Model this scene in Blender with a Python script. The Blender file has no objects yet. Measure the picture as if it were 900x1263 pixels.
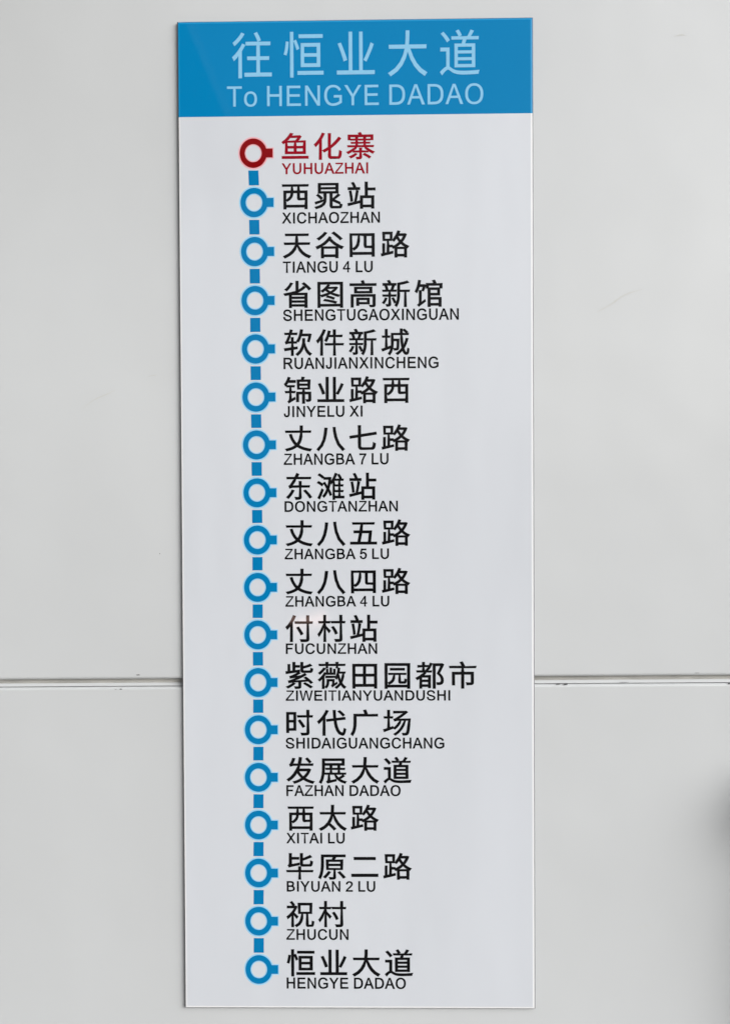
# A bus-route sign (white acrylic plate) on a clad metal wall. Units: metres, wall face = plane y 0, facing -Y.
import bpy, bmesh, math, random
from mathutils import Vector

sc = bpy.context.scene
COL = sc.collection
random.seed(7)
MM = 0.001

# ------------------------------------------------------------------ camera
cd = bpy.data.cameras.new("camera")
cam = bpy.data.objects.new("camera", cd)
COL.objects.link(cam)
cam.location = (0.0236474, -0.9334931, 0.0208421)
cam.rotation_euler = (1.55367533, 0.00509569, 0.01812896)
cd.sensor_fit = 'VERTICAL'
cd.sensor_height = 24.0
cd.lens = 1350.0 / 1263.0 * 24.0
cd.clip_start = 0.01
cd.clip_end = 500
sc.camera = cam

# ------------------------------------------------------------------ world, sun, exposure
SUN = Vector((0.694, -0.580, 0.417)).normalized()      # towards the light
world = bpy.data.worlds.new("World")
sc.world = world
world.use_nodes = True
wn = world.node_tree.nodes
wl = world.node_tree.links
bg = wn['Background']
sky = wn.new('ShaderNodeTexSky')
sky.sky_type = 'NISHITA'
sky.sun_disc = False
sky.sun_elevation = math.asin(SUN.z)
sky.sun_rotation = math.atan2(SUN.x, SUN.y)
sky.air_density = 1.0
sky.dust_density = 4.0
hsv = wn.new('ShaderNodeHueSaturation')
hsv.inputs['Saturation'].default_value = 0.22           # overcast: nearly white sky
wl.new(sky.outputs[0], hsv.inputs['Color'])
wl.new(hsv.outputs[0], bg.inputs['Color'])
bg.inputs['Strength'].default_value = 0.08

sd = bpy.data.lights.new("sun", 'SUN')
sun = bpy.data.objects.new("sun", sd)
COL.objects.link(sun)
sd.energy = 1.5
sd.angle = math.radians(45)
sd.color = (1.0, 0.99, 0.975)
sun.rotation_euler = SUN.to_track_quat('Z', 'Y').to_euler()
sun.location = SUN * 3

sc.view_settings.view_transform = 'Standard'
sc.view_settings.look = 'None'
sc.view_settings.gamma = 1
sc.view_settings.use_curve_mapping = False
sc.view_settings.exposure = 0.6

# ------------------------------------------------------------------ materials
def lin(r, g, b):
    f = lambda c: (c / 255 / 12.92) if c / 255 <= 0.04045 else ((c / 255 + 0.055) / 1.055) ** 2.4
    return (f(r), f(g), f(b), 1)

def mat(name, col, rough=0.5, coat=0.0, coat_rough=0.05, var=0.0, vscale=6.0, bump=0.0, bscale=300.0,
        bumpd=0.0002, spec=0.5, rvar=0.0, col2=None, stretch=(1, 1, 1)):
    m = bpy.data.materials.new(name)
    m.use_nodes = True
    n = m.node_tree.nodes
    l = m.node_tree.links
    p = n['Principled BSDF']
    p.inputs['Base Color'].default_value = col
    p.inputs['Roughness'].default_value = rough
    p.inputs['Coat Weight'].default_value = coat
    p.inputs['Coat Roughness'].default_value = coat_rough
    p.inputs['Specular IOR Level'].default_value = spec
    tc = n.new('ShaderNodeTexCoord')
    mp = n.new('ShaderNodeMapping')
    mp.inputs['Scale'].default_value = stretch
    l.new(tc.outputs['Object'], mp.inputs['Vector'])
    if var > 0:
        t = n.new('ShaderNodeTexNoise')
        t.inputs['Scale'].default_value = vscale
        t.inputs['Detail'].default_value = 5
        l.new(mp.outputs[0], t.inputs['Vector'])
        mx = n.new('ShaderNodeMix')
        mx.data_type = 'RGBA'
        c2 = col2 or tuple(c * (1 - var) for c in col[:3]) + (1,)
        mx.inputs['A'].default_value = col
        mx.inputs['B'].default_value = c2
        r = n.new('ShaderNodeMapRange')
        r.inputs['From Min'].default_value = 0.35
        r.inputs['From Max'].default_value = 0.7
        l.new(t.outputs['Fac'], r.inputs['Value'])
        l.new(r.outputs[0], mx.inputs['Factor'])
        l.new(mx.outputs['Result'], p.inputs['Base Color'])
        if rvar > 0:
            r2 = n.new('ShaderNodeMapRange')
            r2.inputs['To Min'].default_value = rough - rvar
            r2.inputs['To Max'].default_value = rough + rvar
            l.new(t.outputs['Fac'], r2.inputs['Value'])
            l.new(r2.outputs[0], p.inputs['Roughness'])
    if bump > 0:
        t = n.new('ShaderNodeTexNoise')
        t.inputs['Scale'].default_value = bscale
        t.inputs['Detail'].default_value = 3
        l.new(mp.outputs[0], t.inputs['Vector'])
        b = n.new('ShaderNodeBump')
        b.inputs['Strength'].default_value = bump
        b.inputs['Distance'].default_value = bumpd
        l.new(t.outputs['Fac'], b.inputs['Height'])
        l.new(b.outputs[0], p.inputs['Normal'])
        if coat > 0:
            l.new(b.outputs[0], p.inputs['Coat Normal'])
    return m

M_WALL = mat("wall_paint", (0.594, 0.615, 0.630, 1), 0.22, var=0.06, vscale=2.6, bump=0.5, bscale=3.2, bumpd=0.010, rvar=0.06, spec=0.9)
M_RECESS = mat("joint_sealant", (0.46, 0.455, 0.43, 1), 0.7, var=0.25, vscale=40, bump=0.4, bscale=60, stretch=(1, 1, 4))
M_LINE = mat("joint_dirt", (0.30, 0.30, 0.31, 1), 0.8, var=0.5, vscale=12)
M_CHIP = mat("chip_metal", (0.05, 0.05, 0.055, 1), 0.6, var=0.3, vscale=200)
M_SCR = mat("scratch_paint", (0.54, 0.55, 0.54, 1), 0.55, var=0.1, vscale=80)
ACR = dict(coat=0.3, coat_rough=0.04, spec=0.04, bump=0.12, bscale=5, bumpd=0.0006)
M_PLATE = mat("white_acrylic", (0.62, 0.65, 0.70, 1), 0.3, var=0.025, vscale=5, coat=0.8, coat_rough=0.07, bump=0.5, bscale=4, bumpd=0.005, stretch=(2.2, 1, 0.7))
M_RIM = mat("rim_glint", (0.80, 0.81, 0.83, 1), 0.2)  # lighter than the face: bright refraction line put into the colour
M_EDGE = mat("acrylic_edge", (0.16, 0.16, 0.175, 1), 0.3, var=0.2, vscale=30)
M_HEAD = mat("header_blue", lin(0, 124, 180), 0.35, var=0.04, vscale=7, **ACR)
M_HRIM = mat("header_rim_glint", lin(0, 140, 196), 0.3)  # same refraction line along the header, coloured in as lighter blue
M_HEDGE = mat("header_edge_blue", lin(0, 60, 95), 0.3, var=0.2, vscale=30)
M_HTEXT = mat("header_lettering", lin(135, 192, 226), 0.4, var=0.03, vscale=60, **ACR)
M_BLUE = mat("route_blue", lin(0, 118, 174), 0.4, var=0.03, vscale=40, **ACR)
M_PALE = mat("pale_blue_outline", lin(150, 203, 232), 0.4, **ACR)
M_RED = mat("marker_red", lin(128, 0, 6), 0.4, var=0.03, vscale=40, **ACR)
M_PINK = mat("pale_pink_outline", lin(228, 170, 178), 0.4, **ACR)
M_REDT = mat("red_lettering", lin(142, 0, 26), 0.4, **ACR)
M_BLACK = mat("black_lettering", (0.004, 0.004, 0.005, 1), 0.4, **ACR)
M_UNSEEN = mat("unseen_parts_paint", (0.26, 0.23, 0.17, 1), 0.5, var=0.2, vscale=20)
M_SLAB = mat("shade_slab_paint", (0.22, 0.22, 0.21, 1), 0.6, var=0.1, vscale=6)
M_PAVE = mat("pavement", (0.27, 0.26, 0.245, 1), 0.85, var=0.3, vscale=8, bump=0.4, bscale=60, bumpd=0.002)
M_TAPE = mat("mounting_tape", (0.05, 0.05, 0.05, 1), 0.8)

# ------------------------------------------------------------------ helpers
def tag(o, label=None, cat=None, group=None, kind=None):
    if label: o['label'] = label
    if cat: o['category'] = cat
    if group: o['group'] = group
    if kind: o['kind'] = kind
    return o

def empty(name, loc=(0, 0, 0)):
    o = bpy.data.objects.new(name, None)
    o.empty_display_size = 0.05
    o.location = loc
    COL.objects.link(o)
    return o

def mesh(name, verts, faces, mats, parent=None, mi=None, smooth=False):
    me = bpy.data.meshes.new(name)
    me.from_pydata([tuple(v) for v in verts], [], faces)
    for m in (mats if isinstance(mats, (list, tuple)) else [mats]):
        me.materials.append(m)
    if mi:
        me.polygons.foreach_set('material_index', mi)
    if smooth:
        me.polygons.foreach_set('use_smooth', [True] * len(me.polygons))
    me.update()
    o = bpy.data.objects.new(name, me)
    COL.objects.link(o)
    if parent: o.parent = parent
    return o

def curve_mesh(cu):
    """Turn a curve datablock into (verts, faces) in its own XY plane."""
    o = bpy.data.objects.new("tmp", cu)
    COL.objects.link(o)
    dg = bpy.context.evaluated_depsgraph_get()
    dg.update()
    me = bpy.data.meshes.new_from_object(o.evaluated_get(dg))
    v = [(p.co.x, p.co.y) for p in me.vertices]
    f = [tuple(p.vertices) for p in me.polygons]
    bpy.data.objects.remove(o)
    bpy.data.curves.remove(cu)
    bpy.data.meshes.remove(me)
    out = []
    for q in f:                                   # every face looks towards the viewer (-Y)
        a = sum(v[q[i]][0] * v[q[(i + 1) % len(q)]][1] - v[q[(i + 1) % len(q)]][0] * v[q[i]][1] for i in range(len(q)))
        out.append(q if a > 0 else q[::-1])
    return v, out

def contours_mesh(cons):
    cu = bpy.data.curves.new("tmp", 'CURVE')
    cu.dimensions = '2D'
    cu.fill_mode = 'BOTH'
    for c in cons:
        s = cu.splines.new('POLY')
        s.points.add(len(c) - 1)
        for i, (x, y) in enumerate(c):
            s.points[i].co = (x, y, 0, 1)
        s.use_cyclic_u = True
    return curve_mesh(cu)

def flat(name, vf, box, y, m, parent, fixed=None):
    """Lay a flat shape on the plane y; box = xl, xr, z_top, z_bottom in mm."""
    v, f = vf
    xs = [p[0] for p in v]
    ys = [p[1] for p in v]
    x0, x1, y0, y1 = min(xs), max(xs), min(ys), max(ys)
    if fixed: y0, y1 = fixed
    xl, xr, zt, zb = box
    sx = (xr - xl) / (x1 - x0)
    sz = (zt - zb) / (y1 - y0)
    return mesh(name, [((xl + (a - x0) * sx) * MM, y, (zb + (b - y0) * sz) * MM) for a, b in v], f, m, parent)

# ---- Chinese characters: Blender's built-in font falls back to its own CJK face
_cache = {}
def inflate(v, f, d):
    """Thicken a flat glyph: push every outline vertex outwards by d."""
    cnt = {}
    for q in f:
        for i in range(len(q)):
            a, b = q[i], q[(i + 1) % len(q)]
            cnt[(a, b)] = 1
    N = {}
    for (a, b) in cnt:
        if (b, a) in cnt: continue
        dx, dy = v[b][0] - v[a][0], v[b][1] - v[a][1]
        l = math.hypot(dx, dy)
        if l < 1e-9: continue
        for k in (a, b): N.setdefault(k, []).append((dy / l, -dx / l))
    out = list(v)
    for k, ns in N.items():
        if len(ns) != 2: continue
        sx, sy = ns[0][0] + ns[1][0], ns[0][1] + ns[1][1]
        q = sx * sx + sy * sy
        if q < 0.3: continue
        m = min(2 / q, 1.0 if q < 1 else 2.0)
        out[k] = (v[k][0] + sx * m * d, v[k][1] + sy * m * d)
    return out, f

def han_glyph(ch, off):
    if (ch, off) not in _cache:
        cu = bpy.data.curves.new("tmp", 'FONT')
        cu.body = ch
        cu.resolution_u = 4
        _cache[(ch, off)] = inflate(*curve_mesh(cu), off)
    return _cache[(ch, off)]

def han(text, pitch, off=0.0):
    V, F = [], []
    for i, ch in enumerate(text):
        v, f = han_glyph(ch, off)
        b = len(V)
        V += [(x + i * pitch, y) for x, y in v]
        F += [tuple(j + b for j in q) for q in f]
    return V, F

# ---- Latin grotesque capitals drawn as outlines on a 2048 grid
def sup(cx, cy, rx, ry, a0, a1, n=16, e=2.25):
    out = []
    for i in range(n + 1):
        a = math.radians(a0 + (a1 - a0) * i / n)
        c, s = math.cos(a), math.sin(a)
        out.append((cx + rx * math.copysign(abs(c) ** (2 / e), c), cy + ry * math.copysign(abs(s) ** (2 / e), s)))
    return out

def cr(pts, k=5):
    out = []
    P = [pts[0]] + list(pts) + [pts[-1]]
    for i in range(1, len(P) - 2):
        for j in range(k):
            t = j / k
            out.append(tuple(0.5 * ((2 * P[i][d]) + (P[i + 1][d] - P[i - 1][d]) * t + (2 * P[i - 1][d] - 5 * P[i][d] + 4 * P[i + 1][d] - P[i + 2][d]) * t * t
                             + (3 * P[i][d] - P[i - 1][d] - 3 * P[i + 1][d] + P[i + 2][d]) * t ** 3) for d in (0, 1)))
    out.append(tuple(pts[-1]))
    return out

def ribbon(pts, w):
    p = cr(pts)
    L, R = [], []
    for i in range(len(p)):
        a, b = p[max(i - 1, 0)], p[min(i + 1, len(p) - 1)]
        dx, dy = b[0] - a[0], b[1] - a[1]
        d = math.hypot(dx, dy)
        hx, hy = -dy / d, dx / d
        h = w[0] / 2 + (w[1] - w[0]) / 2 * abs(hy)       # thinner where the stroke runs level
        L.append((p[i][0] + hx * h, p[i][1] + hy * h))
        R.append((p[i][0] - hx * h, p[i][1] - hy * h))
    return L + R[::-1]

G = {
 'A': (1366, [[(-3, 0), (560, 1466), (769, 1466), (1369, 0), (1148, 0), (977, 444), (364, 444), (203, 0)], [(420, 602), (662, 1285), (917, 602)]]),
 'B': (1366, [[(150, 0), (150, 1466)] + [(690, 1466)] + sup(720, 1120, 435, 346, 88, -38, 12) + sup(760, 424, 500, 380, 52, -88, 16) + [(709, 0)],
              [(344, 850)] + sup(680, 1072, 282, 221, -88, 88, 12) + [(344, 1293)],
              [(344, 173)] + sup(720, 425, 338, 252, -88, 88, 12) + [(344, 677)]]),
 'C': (1479, [sup(765, 733, 663, 758, 25, 338, 44) + sup(765, 733, 468, 594, 338, 25, 44)]),
 'D': (1479, [[(158, 0), (158, 1466), (640, 1466)] + sup(663, 735, 713, 731, 88, -88, 26, 2.4) + [(650, 0)],
              [(352, 173)] + sup(655, 737, 521, 556, -88, 88, 24, 2.4) + [(352, 1293)]]),
 'E': (1366, [[(162, 0), (162, 1466), (1222, 1466), (1222, 1293), (356, 1293), (356, 844), (1167, 844), (1167, 672), (356, 672), (356, 173), (1256, 173), (1256, 0)]]),
 'F': (1251, [[(168, 0), (168, 1466), (1157, 1466), (1157, 1293), (362, 1293), (362, 839), (1050, 839), (1050, 666), (362, 666), (362, 0)]]),
 'G': (1593, [sup(800, 733, 697, 758, 31, 270, 34) + [(990, -8), (1160, 38), (1320, 110), (1473, 203), (1473, 748), (852, 748), (852, 576), (1282, 576), (1282, 306), (1150, 228), (990, 166)]
              + sup(805, 733, 500, 591, 270, 31, 34)]),
 'H': (1479, [[(164, 0), (164, 1466), (358, 1466), (358, 864), (1120, 864), (1120, 1466), (1314, 1466), (1314, 0), (1120, 0), (1120, 691), (358, 691), (358, 0)]]),
 'I': (569, [[(191, 0), (191, 1466), (385, 1466), (385, 0)]]),
 'J': (1024, [[(661, 1466), (855, 1466), (855, 460), (840, 250), (755, 85), (620, 0), (460, -25), (250, 10), (110, 140), (57, 416), (232, 440), (250, 260), (330, 172), (455, 148), (580, 180), (648, 290), (661, 470)]]),
 'L': (1139, [[(150, 0), (150, 1466), (344, 1466), (344, 173), (1066, 173), (1066, 0)]]),
 'N': (1479, [[(156, 0), (156, 1466), (355, 1466), (1125, 315), (1125, 1466), (1311, 1466), (1311, 0), (1112, 0), (342, 1152), (342, 0)]]),
 'O': (1593, [sup(797, 733, 698, 758, 0, 351, 39), sup(797, 733, 498, 592, 0, 351, 39)]),
 'R': (1479, [[(161, 0), (161, 1466)] + sup(811, 1066, 511, 400, 90, -62, 16) + [(960, 672), (1080, 580), (1200, 400), (1452, 0), (1208, 0), (1015, 304), (880, 500), (790, 590), (700, 640), (600, 651), (355, 651), (355, 0)],
              [(355, 819)] + sup(790, 1062, 332, 243, -88, 88, 12) + [(355, 1304)]]),
 'S': (1366, [ribbon([(186, 478), (225, 305), (370, 140), (680, 64), (990, 115), (1155, 270), (1145, 450), (1010, 585), (690, 690), (350, 815), (220, 960), (205, 1120), (330, 1325), (640, 1402), (930, 1350), (1075, 1210), (1115, 1050)], (190, 165))]),
 'T': (1251, [[(531, 0), (531, 1293), (48, 1293), (48, 1466), (1210, 1466), (1210, 1293), (725, 1293), (725, 0)]]),
 'U': (1479, [[(161, 1466)] + sup(738, 619, 577, 644, 180, 360, 24) + [(1314, 1466), (1120, 1466)] + sup(738, 619, 383, 472, 360, 180, 24) + [(355, 1466)]]),
 'W': (1933, [[(412, 0), (23, 1466), (222, 1466), (512, 235), (838, 1466), (1076, 1466), (1405, 235), (1700, 1466), (1895, 1466), (1493, 0), (1302, 0), (955, 1240), (600, 0)]]),
 'X': (1366, [[(9, 0), (576, 764), (76, 1466), (307, 1466), (682, 915), (1092, 1466), (1303, 1466), (800, 775), (1357, 0), (1116, 0), (695, 610), (250, 0)]]),
 'Y': (1366, [[(571, 0), (571, 621), (6, 1466), (242, 1466), (672, 795), (1104, 1466), (1330, 1466), (765, 621), (765, 0)]]),
 'Z': (1251, [[(41, 0), (41, 180), (945, 1293), (127, 1293), (127, 1466), (1177, 1466), (1177, 1293), (275, 173), (1201, 173), (1201, 0)]]),
 'o': (1139, [sup(568, 531, 500, 555, 0, 350, 35), sup(568, 531, 314, 405, 0, 350, 35)]),
 '2': (1139, [[(1030, 173), (1030, 0), (60, 0), (75, 115), (190, 300), (420, 520), (700, 780), (825, 950), (842, 1070), (790, 1230), (570, 1320), (350, 1250), (272, 1040), (88, 1060), (150, 1290), (330, 1430), (570, 1471), (850, 1410), (1000, 1250), (1030, 1070), (980, 880), (840, 700), (560, 450), (380, 285), (310, 173)]]),
 '4': (1139, [[(662, 0), (662, 351), (26, 351), (26, 516), (695, 1466), (842, 1466), (842, 516), (1040, 516), (1040, 351), (842, 351), (842, 0)], [(662, 516), (203, 516), (662, 1177)]]),
 '5': (1139, [[(85, 384), (274, 400), (330, 230), (440, 140), (560, 122), (740, 190), (845, 340), (862, 480), (820, 660), (720, 770), (560, 815), (410, 780), (285, 680), (116, 700), (258, 1447), (980, 1447), (980, 1277), (400, 1277), (322, 890), (470, 965), (620, 980), (880, 890), (1035, 680), (1055, 490), (990, 210), (830, 40), (560, -25), (260, 60), (120, 230)]]),
 '7': (1139, [[(97, 1274), (97, 1447), (1046, 1447), (1046, 1307), (830, 1000), (640, 600), (560, 300), (530, 0), (345, 0), (370, 290), (470, 640), (640, 980), (819, 1274)]]),
}
def latin(text, track=0.05, space=0.30, fat=0.021):
    x = 0.0
    cons = []
    for ch in text:
        if ch == ' ':
            x += space
            continue
        w, cs = G[ch]
        for c in cs:
            cons.append([(x + a / 2048, b / 2048) for a, b in c])
        x += w / 2048 + track
    return inflate(*contours_mesh(cons), fat)
CAP = (0.0, 1466 / 2048)

# ------------------------------------------------------------------ pavement
s = 12.0
mesh("pavement", [(-s, -s, -1.35), (s, -s, -1.35), (s, 1, -1.35), (-s, 1, -1.35)], [(0, 1, 2, 3)], M_PAVE)['kind'] = 'structure'

# ------------------------------------------------------------------ wall: two painted metal panels with a recessed joint
wall = tag(empty("wall"), "off-white painted metal wall of two panels behind the route sign, a narrow joint between them", "wall")
def extrude(name, prof, x0, x1, slope, mats, mi, parent, n=40, smooth=False):
    V, F, I = [], [], []
    k = len(prof)
    for i in range(n + 1):
        x = x0 + (x1 - x0) * i / n
        for (y, z) in prof:
            V.append((x * MM, y * MM, (z + slope * x) * MM))
    for i in range(n):
        for j in range(k - 1):
            a = i * k + j
            F.append((a, a + 1, a + k + 1, a + k))
            I.append(mi[j])
    return mesh(name, V, F, mats, parent, I, smooth)
SL = (138.7 - 136.0) / 625.0
def rnd(cy, cz, r, a0, a1, n=6):
    return [(cy + r * math.cos(math.radians(a0 + (a1 - a0) * i / n)), cz + r * math.sin(math.radians(a0 + (a1 - a0) * i / n))) for i in range(n + 1)]
B = -137.3
# upper panel: face, rolled lower edge, return into the wall
prof = [(0, 1200)] + rnd(2.6, B + 2.9, 2.6, 180, 270) + [(20, B + 0.3)]
p = extrude("panel", prof, -1500, 1500, SL, [M_WALL], [0] * (len(prof) - 1), wall)
tag(p, "upper panel with a rolled lower edge")
# lower panel: face, rolled upper edge, hairline gap, ledge running back
prof = [(20, B - 5.6), (2.2, B - 5.62), (2.2, B - 6.1), (1.5, B - 6.15)] + rnd(2.6, B - 8.9, 2.6, 105, 180) + [(0, -1349)]
mi = [0, 1, 1] + [0] * (len(prof) - 4)
p = extrude("panel", prof, -1500, 1500, SL, [M_WALL, M_LINE], mi, wall)
tag(p, "lower panel with a bright rolled upper edge")
prof = [(5.5, B + 3), (4.6, B - 2.6), (3.4, B - 3.3), (1.6, B - 5.3), (1.5, B - 5.6), (6, B - 5.61)]
extrude("joint_sealant", prof, -1500, 1500, SL, [M_RECESS, M_WALL], [0, 0, 1, 1, 1], wall)

def blob(name, x, z, w, h, y, m, n=10, ang=0):
    V = []
    ca, sa = math.cos(ang), math.sin(ang)
    for i in range(n):
        a = 2 * math.pi * i / n
        k = random.uniform(0.7, 1.15)
        u, v_ = w / 2 * k * math.cos(a), h / 2 * k * math.sin(a)
        V.append(((x + u * ca - v_ * sa) * MM, y * MM, (z + u * sa + v_ * ca) * MM))
    return mesh(name, V, [tuple(range(n))], m, wall)
for x, z, w, h in ((-188.6, -134.1, 4.2, 0.9), (-203.5, -146.3, 3.0, 0.8), (-208, -146.4, 2.4, 0.3), (170.3, -142.7, 4.6, 1.1),
                   (176.8, -142.7, 4.4, 1.4), (315.0, -142.6, 3.2, 1.1), (226, -141.2, 9, 0.35), (288, -133.4, 5, 0.3), (-169, -30, 0.9, 0.9)):
    blob("paint_chip", x, z, w, h, -0.12 if z > -142 or z < -144 else -0.12, M_CHIP)
def scratch(pts, w):
    q = cr(pts, 6)
    V, F = [], []
    for i, (x, z) in enumerate(q):
        t = i / (len(q) - 1)
        h = w / 2 * (0.15 + math.sin(math.pi * t)) * random.uniform(0.6, 1.1)
        V += [(x * MM, -0.00012, (z - h) * MM), (x * MM, -0.00012, (z + h) * MM)]
    for i in range(len(q) - 1):
        F.append((2 * i, 2 * i + 2, 2 * i + 3, 2 * i + 1))
    mesh("scratch", V, F, M_SCR, wall)
scratch([(203, 173), (216, 180), (228, 188), (243, 192.5)], 1.3)
scratch([(-235, 94), (-224, 102), (-210, 108), (-205, 111)], 0.9)
scratch([(268, 404), (274, 405.5), (279, 405)], 1.2)
scratch([(-262, -298), (-251, -291), (-247, -290)], 0.7)
scratch([(236, -352), (249, -349)], 0.8)
scratch([(-178, 121.5), (-170, 123)], 0.8)

# ------------------------------------------------------------------ the sign
sign = tag(empty("route_sign"), "tall white acrylic bus route sign with blue header and eighteen station names", "sign")
FY = -3.5                 # front face (mm)
def block(name, x0, x1, z0, z1, cham, mats, parent):
    """Sheet with sawn edge and rim coloured lighter as a refraction glint; cham = which of left, right, bottom, top are free edges. mats: face, rim, edge."""
    def loop(ins, y):
        return [((x0 + ins * cham[0]) * MM, y * MM, (z0 + ins * cham[2]) * MM), ((x1 - ins * cham[1]) * MM, y * MM, (z0 + ins * cham[2]) * MM),
                ((x1 - ins * cham[1]) * MM, y * MM, (z1 - ins * cham[3]) * MM), ((x0 + ins * cham[0]) * MM, y * MM, (z1 - ins * cham[3]) * MM)]
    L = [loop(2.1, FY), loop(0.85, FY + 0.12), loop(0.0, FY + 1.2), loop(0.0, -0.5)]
    V = sum(L, [])
    F, I = [(0, 1, 2, 3)], [0]
    side = [2, 1, 3, 0]    # edges 0-1 bottom, 1-2 right, 2-3 top, 3-0 left
    for k in range(3):
        for e in range(4):
            if not cham[side[e]]: continue
            a, b = k * 4 + e, k * 4 + (e + 1) % 4
            F.append((b, a, a + 4, b + 4))
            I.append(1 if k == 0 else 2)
    F.append((15, 14, 13, 12))
    I.append(2)
    return mesh(name, V, F, mats, parent, I)
ZH = 340.2
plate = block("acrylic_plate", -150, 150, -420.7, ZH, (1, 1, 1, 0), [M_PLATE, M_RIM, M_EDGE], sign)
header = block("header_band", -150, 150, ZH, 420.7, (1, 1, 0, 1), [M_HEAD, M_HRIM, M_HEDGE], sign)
tag(header, "blue band across the top of the sign")
for x in (-120, 120):
    mesh("mounting_tape", [((x + a) * MM, b * MM, c * MM) for a in (-12, 12) for b in (-0.49, -0.01) for c in (-400, 400)],
         [(0, 1, 3, 2), (4, 6, 7, 5), (0, 4, 5, 1), (2, 3, 7, 6), (0, 2, 6, 4), (1, 5, 7, 3)], M_TAPE, sign)

PRINT = (FY - 0.10) * MM
PRINT2 = (FY - 0.05) * MM
t = flat("header_name", han("往恒业大道", 1.22, 0.004), (-103.6, 105.0, 411.0, 372.3), PRINT, M_HTEXT, header)
tag(t, "large pale blue characters 往恒业大道")
t = flat("romanised_name", latin("To HENGYE DADAO", 0.035, 0.24, 0.002), (-108.1, 108.0, 365.5, 348.6), PRINT, M_HTEXT, header, CAP)
tag(t, "pale blue letters To HENGYE DADAO")

HAN_OFF = 0.016
# characters, letters, marker x z, box of the characters (left right top bottom), box of the letters, all mm from the sign's centre
ROWS = [
    ("鱼化寨", "YUHUAZHAI", -86.2, 309.2, -62.5, 16.8, 326.1, 303.0, -62.2, 10.9, 300.2, 291.4),
    ("西晁站", "XICHAOZHAN", -85.8, 267.6, -62.3, 17.0, 284.3, 261.3, -62.4, 20.6, 258.7, 249.8),
    ("天谷四路", "TIANGU 4 LU", -85.6, 226.2, -61.8, 45.6, 243.1, 219.9, -61.9, 14.3, 217.3, 208.2),
    ("省图高新馆", "SHENGTUGAOXINGUAN", -85.5, 184.8, -61.6, 73.2, 201.4, 178.1, -61.7, 86.8, 176.7, 167.5),
    ("软件新城", "RUANJIANXINCHENG", -85.4, 143.8, -61.4, 45.2, 160.4, 137.3, -61.7, 69.6, 136.0, 126.8),
    ("锦业路西", "JINYELU XI", -85.3, 103.0, -61.6, 45.0, 120.2, 97.1, -61.8, 5.1, 95.0, 86.1),
    ("丈八七路", "ZHANGBA 7 LU", -85.1, 62.4, -61.2, 45.4, 79.2, 56.5, -62.0, 26.9, 54.6, 45.5),
    ("东滩站", "DONGTANZHAN", -85.0, 21.7, -60.4, 16.5, 38.6, 15.3, -61.6, 34.6, 14.2, 5.5),
    ("丈八五路", "ZHANGBA 5 LU", -84.9, -18.5, -61.0, 45.2, -1.3, -24.2, -61.8, 26.9, -26.3, -34.9),
    ("丈八四路", "ZHANGBA 4 LU", -85.0, -58.9, -61.3, 45.0, -42.6, -65.2, -61.4, 27.0, -66.7, -75.3),
    ("付村站", "FUCUNZHAN", -85.1, -99.5, -61.6, 17.0, -82.5, -105.8, -61.3, 16.5, -107.1, -115.7),
    ("紫薇田园都市", "ZIWEITIANYUANDUSHI", -85.1, -140.2, -61.8, 100.8, -122.4, -146.0, -61.6, 78.4, -147.3, -155.7),
    ("时代广场", "SHIDAIGUANGCHANG", -85.2, -180.7, -61.4, 44.8, -163.4, -186.5, -61.8, 73.2, -187.8, -196.7),
    ("发展大道", "FAZHAN DADAO", -85.4, -221.5, -61.6, 45.3, -203.9, -227.3, -61.6, 35.9, -228.5, -237.4),
    ("西太路", "XITAI LU", -85.6, -262.5, -60.7, 17.4, -244.9, -267.7, -62.0, -12.0, -269.4, -278.1),
    ("毕原二路", "BIYUAN 2 LU", -85.8, -303.8, -62.2, 45.3, -286.3, -309.5, -61.8, 13.9, -310.9, -319.6),
    ("祝村", "ZHUCUN", -86.0, -345.3, -62.4, -10.9, -327.7, -350.7, -62.4, -9.2, -352.3, -361.1),
    ("恒业大道", "HENGYE DADAO", -86.1, -387.0, -62.3, 45.9, -369.2, -393.1, -62.4, 39.6, -394.1, -403.2),
]
def ring_outline(rx, ry, tx, tz, n=64):
    """Ellipse with a stubby tab to the right, counter-clockwise from the tab's upper corner."""
    a = math.degrees(math.asin(min(1, tz / ry)))
    pts = [(rx * math.cos(math.radians(a + (360 - 2 * a) * i / n)), ry * math.sin(math.radians(a + (360 - 2 * a) * i / n))) for i in range(n + 1)]
    return pts + [(tx, -tz), (tx, tz)]
def ell(rx, ry, n=56):
    return [(rx * math.cos(2 * math.pi * i / n), ry * math.sin(2 * math.pi * i / n)) for i in range(n)]
def place(name, vf, x, z, y, m, parent):
    v, f = vf
    return mesh(name, [((x + a) * MM, y, (z + b) * MM) for a, b in v], f, m, parent)
ring_vf = contours_mesh([ring_outline(11.55, 12.45, 16.5, 3.8), ell(7.1, 7.55)])
halo_vf = contours_mesh([ring_outline(12.75, 13.65, 17.3, 4.6), ell(6.2, 6.65)])

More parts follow.
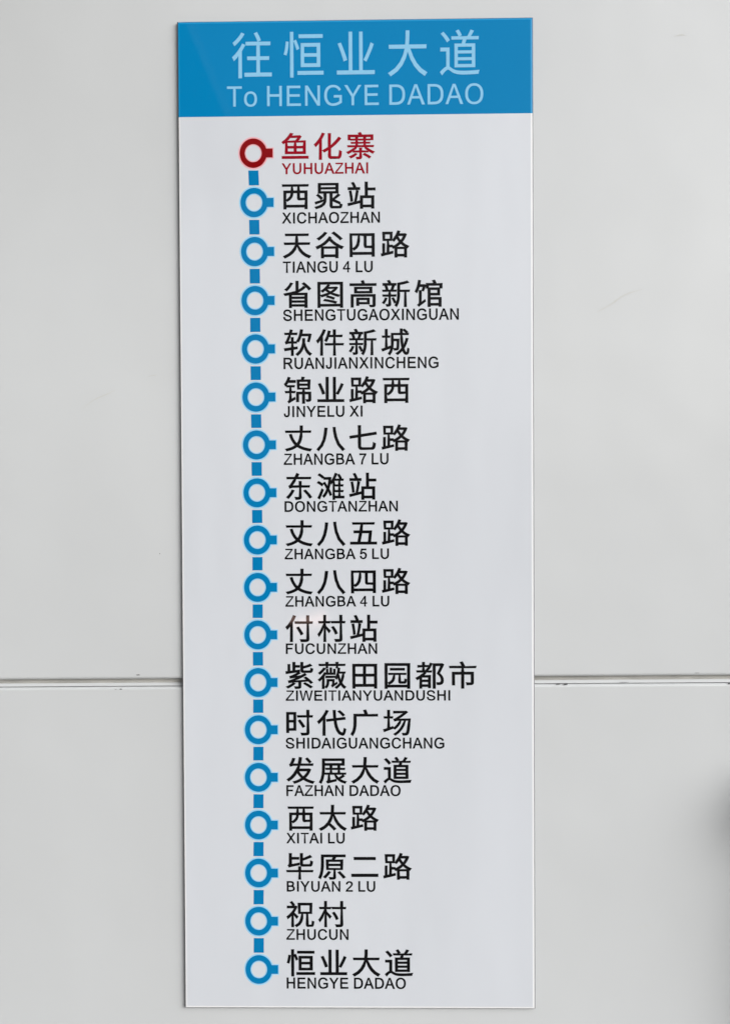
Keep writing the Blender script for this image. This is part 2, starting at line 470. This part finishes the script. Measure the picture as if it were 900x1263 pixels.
for i, (cn, py, cx, cz, a, b, zt, zb, c, d, pt, pb) in enumerate(ROWS):
    red = i == 0
    mk = place("station_marker", ring_vf, cx, cz, PRINT, M_RED if red else M_BLUE, sign)
    place("marker_outline", halo_vf, cx, cz, PRINT2, M_PINK if red else M_PALE, mk)
    if red: tag(mk, "dark red ring marker at the top of the line")
    if i < len(ROWS) - 1:
        nx, nz = ROWS[i + 1][2:4]
        zs, ze, h = cz - 14.6, nz + 14.5, 4.3
        q = lambda x, z: x * MM
        mesh("line_segment", [((cx - h) * MM, PRINT, zs * MM), ((nx - h) * MM, PRINT, ze * MM), ((nx + h) * MM, PRINT, ze * MM), ((cx + h) * MM, PRINT, zs * MM)],
             [(0, 1, 2, 3)], M_BLUE, sign)
    nm = flat("station_name", han(cn, 1.105, HAN_OFF), (a, b, zt, zb), PRINT, M_REDT if red else M_BLACK, sign)
    tag(nm, ("red characters " if red else "black characters ") + cn)
    rn = flat("romanised_name", latin(py, 0.045, 0.26), (c, d, pt, pb), PRINT, M_REDT if red else M_BLACK, nm, CAP)
    tag(rn, ("red letters " if red else "black letters ") + py)

# ------------------------------------------------------------------ just outside the frame: upright and slab added to shade the wall, lamp mirrored in the sign
def lathe(name, prof, cx, cy, m, parent=None, n=28):
    V, F = [], []
    for r, z in prof:
        for i in range(n):
            t = 2 * math.pi * i / n
            V.append((cx + r * math.cos(t), cy + r * math.sin(t), z))
    for j in range(len(prof) - 1):
        for i in range(n):
            a, b = j * n + i, j * n + (i + 1) % n
            F.append((a, b, b + n, a + n))
    return mesh(name, V, F, m, parent, smooth=True)
added_post = tag(empty("shade_post", (0, 0, 0)), "brownish grey upright added out of view past the right edge to shade the lower panel", "added_post")  # unseen upright, added only to cast the dark patch at lower right
lathe("shaft", [(0.024, -1.35), (0.013, -1.32), (0.008, -0.26)], 0.371, -0.038, M_UNSEEN, added_post)
lathe("cap", [(0.007, -0.26), (0.017, -0.255), (0.019, -0.235), (0.017, -0.215), (0.011, -0.205), (0.002, -0.202)], 0.371, -0.038, M_UNSEEN, added_post)
def boxm(name, w, d, h, x, y, z, m, parent):
    V = [(x + i * w / 2, y + j * d / 2, z + k * h / 2) for i in (-1, 1) for j in (-1, 1) for k in (-1, 1)]
    return mesh(name, V, [(0, 1, 3, 2), (4, 6, 7, 5), (0, 4, 5, 1), (2, 3, 7, 6), (0, 2, 6, 4), (1, 5, 7, 3)], m, parent)
M_GLOW = bpy.data.materials.new("lamp_glass")
M_GLOW.use_nodes = True
pb_ = M_GLOW.node_tree.nodes['Principled BSDF']
pb_.inputs['Base Color'].default_value = (0.8, 0.6, 0.55, 1)
pb_.inputs['Emission Color'].default_value = (1.0, 0.62, 0.52, 1)
pb_.inputs['Emission Strength'].default_value = 9.0
lx, ly, lz = -0.156, -1.49, -0.256
shade_slab = tag(empty("shade_slab", (0, 0, 0)), "flat grey slab added out of view above the left of the wall to shade its top corner", "shade_slab")  # unseen slab, added to darken the upper left of wall and sign
boxm("shade_slab_panel", 1.50, 1.10, 0.03, -0.97, -0.556, 0.62, M_SLAB, shade_slab)
boxm("shade_slab_lip", 1.54, 0.03, 0.07, -0.97, -1.122, 0.61, M_UNSEEN, shade_slab)
lamp = tag(empty("marker_lamp", (lx, ly, -1.35)), "small pinkish bar lamp mirrored as a pale streak on the sign above FUCUNZHAN", "lamp")
boxm("housing", 0.09, 0.03, 0.03, 0, -0.016, lz + 1.35, M_UNSEEN, lamp)
boxm("lens", 0.072, 0.006, 0.014, 0, 0.0025, lz + 1.35, M_GLOW, lamp)
boxm("stem", 0.012, 0.012, lz + 1.35 - 0.016, 0, -0.016, (lz + 1.35 - 0.016) / 2, M_UNSEEN, lamp)
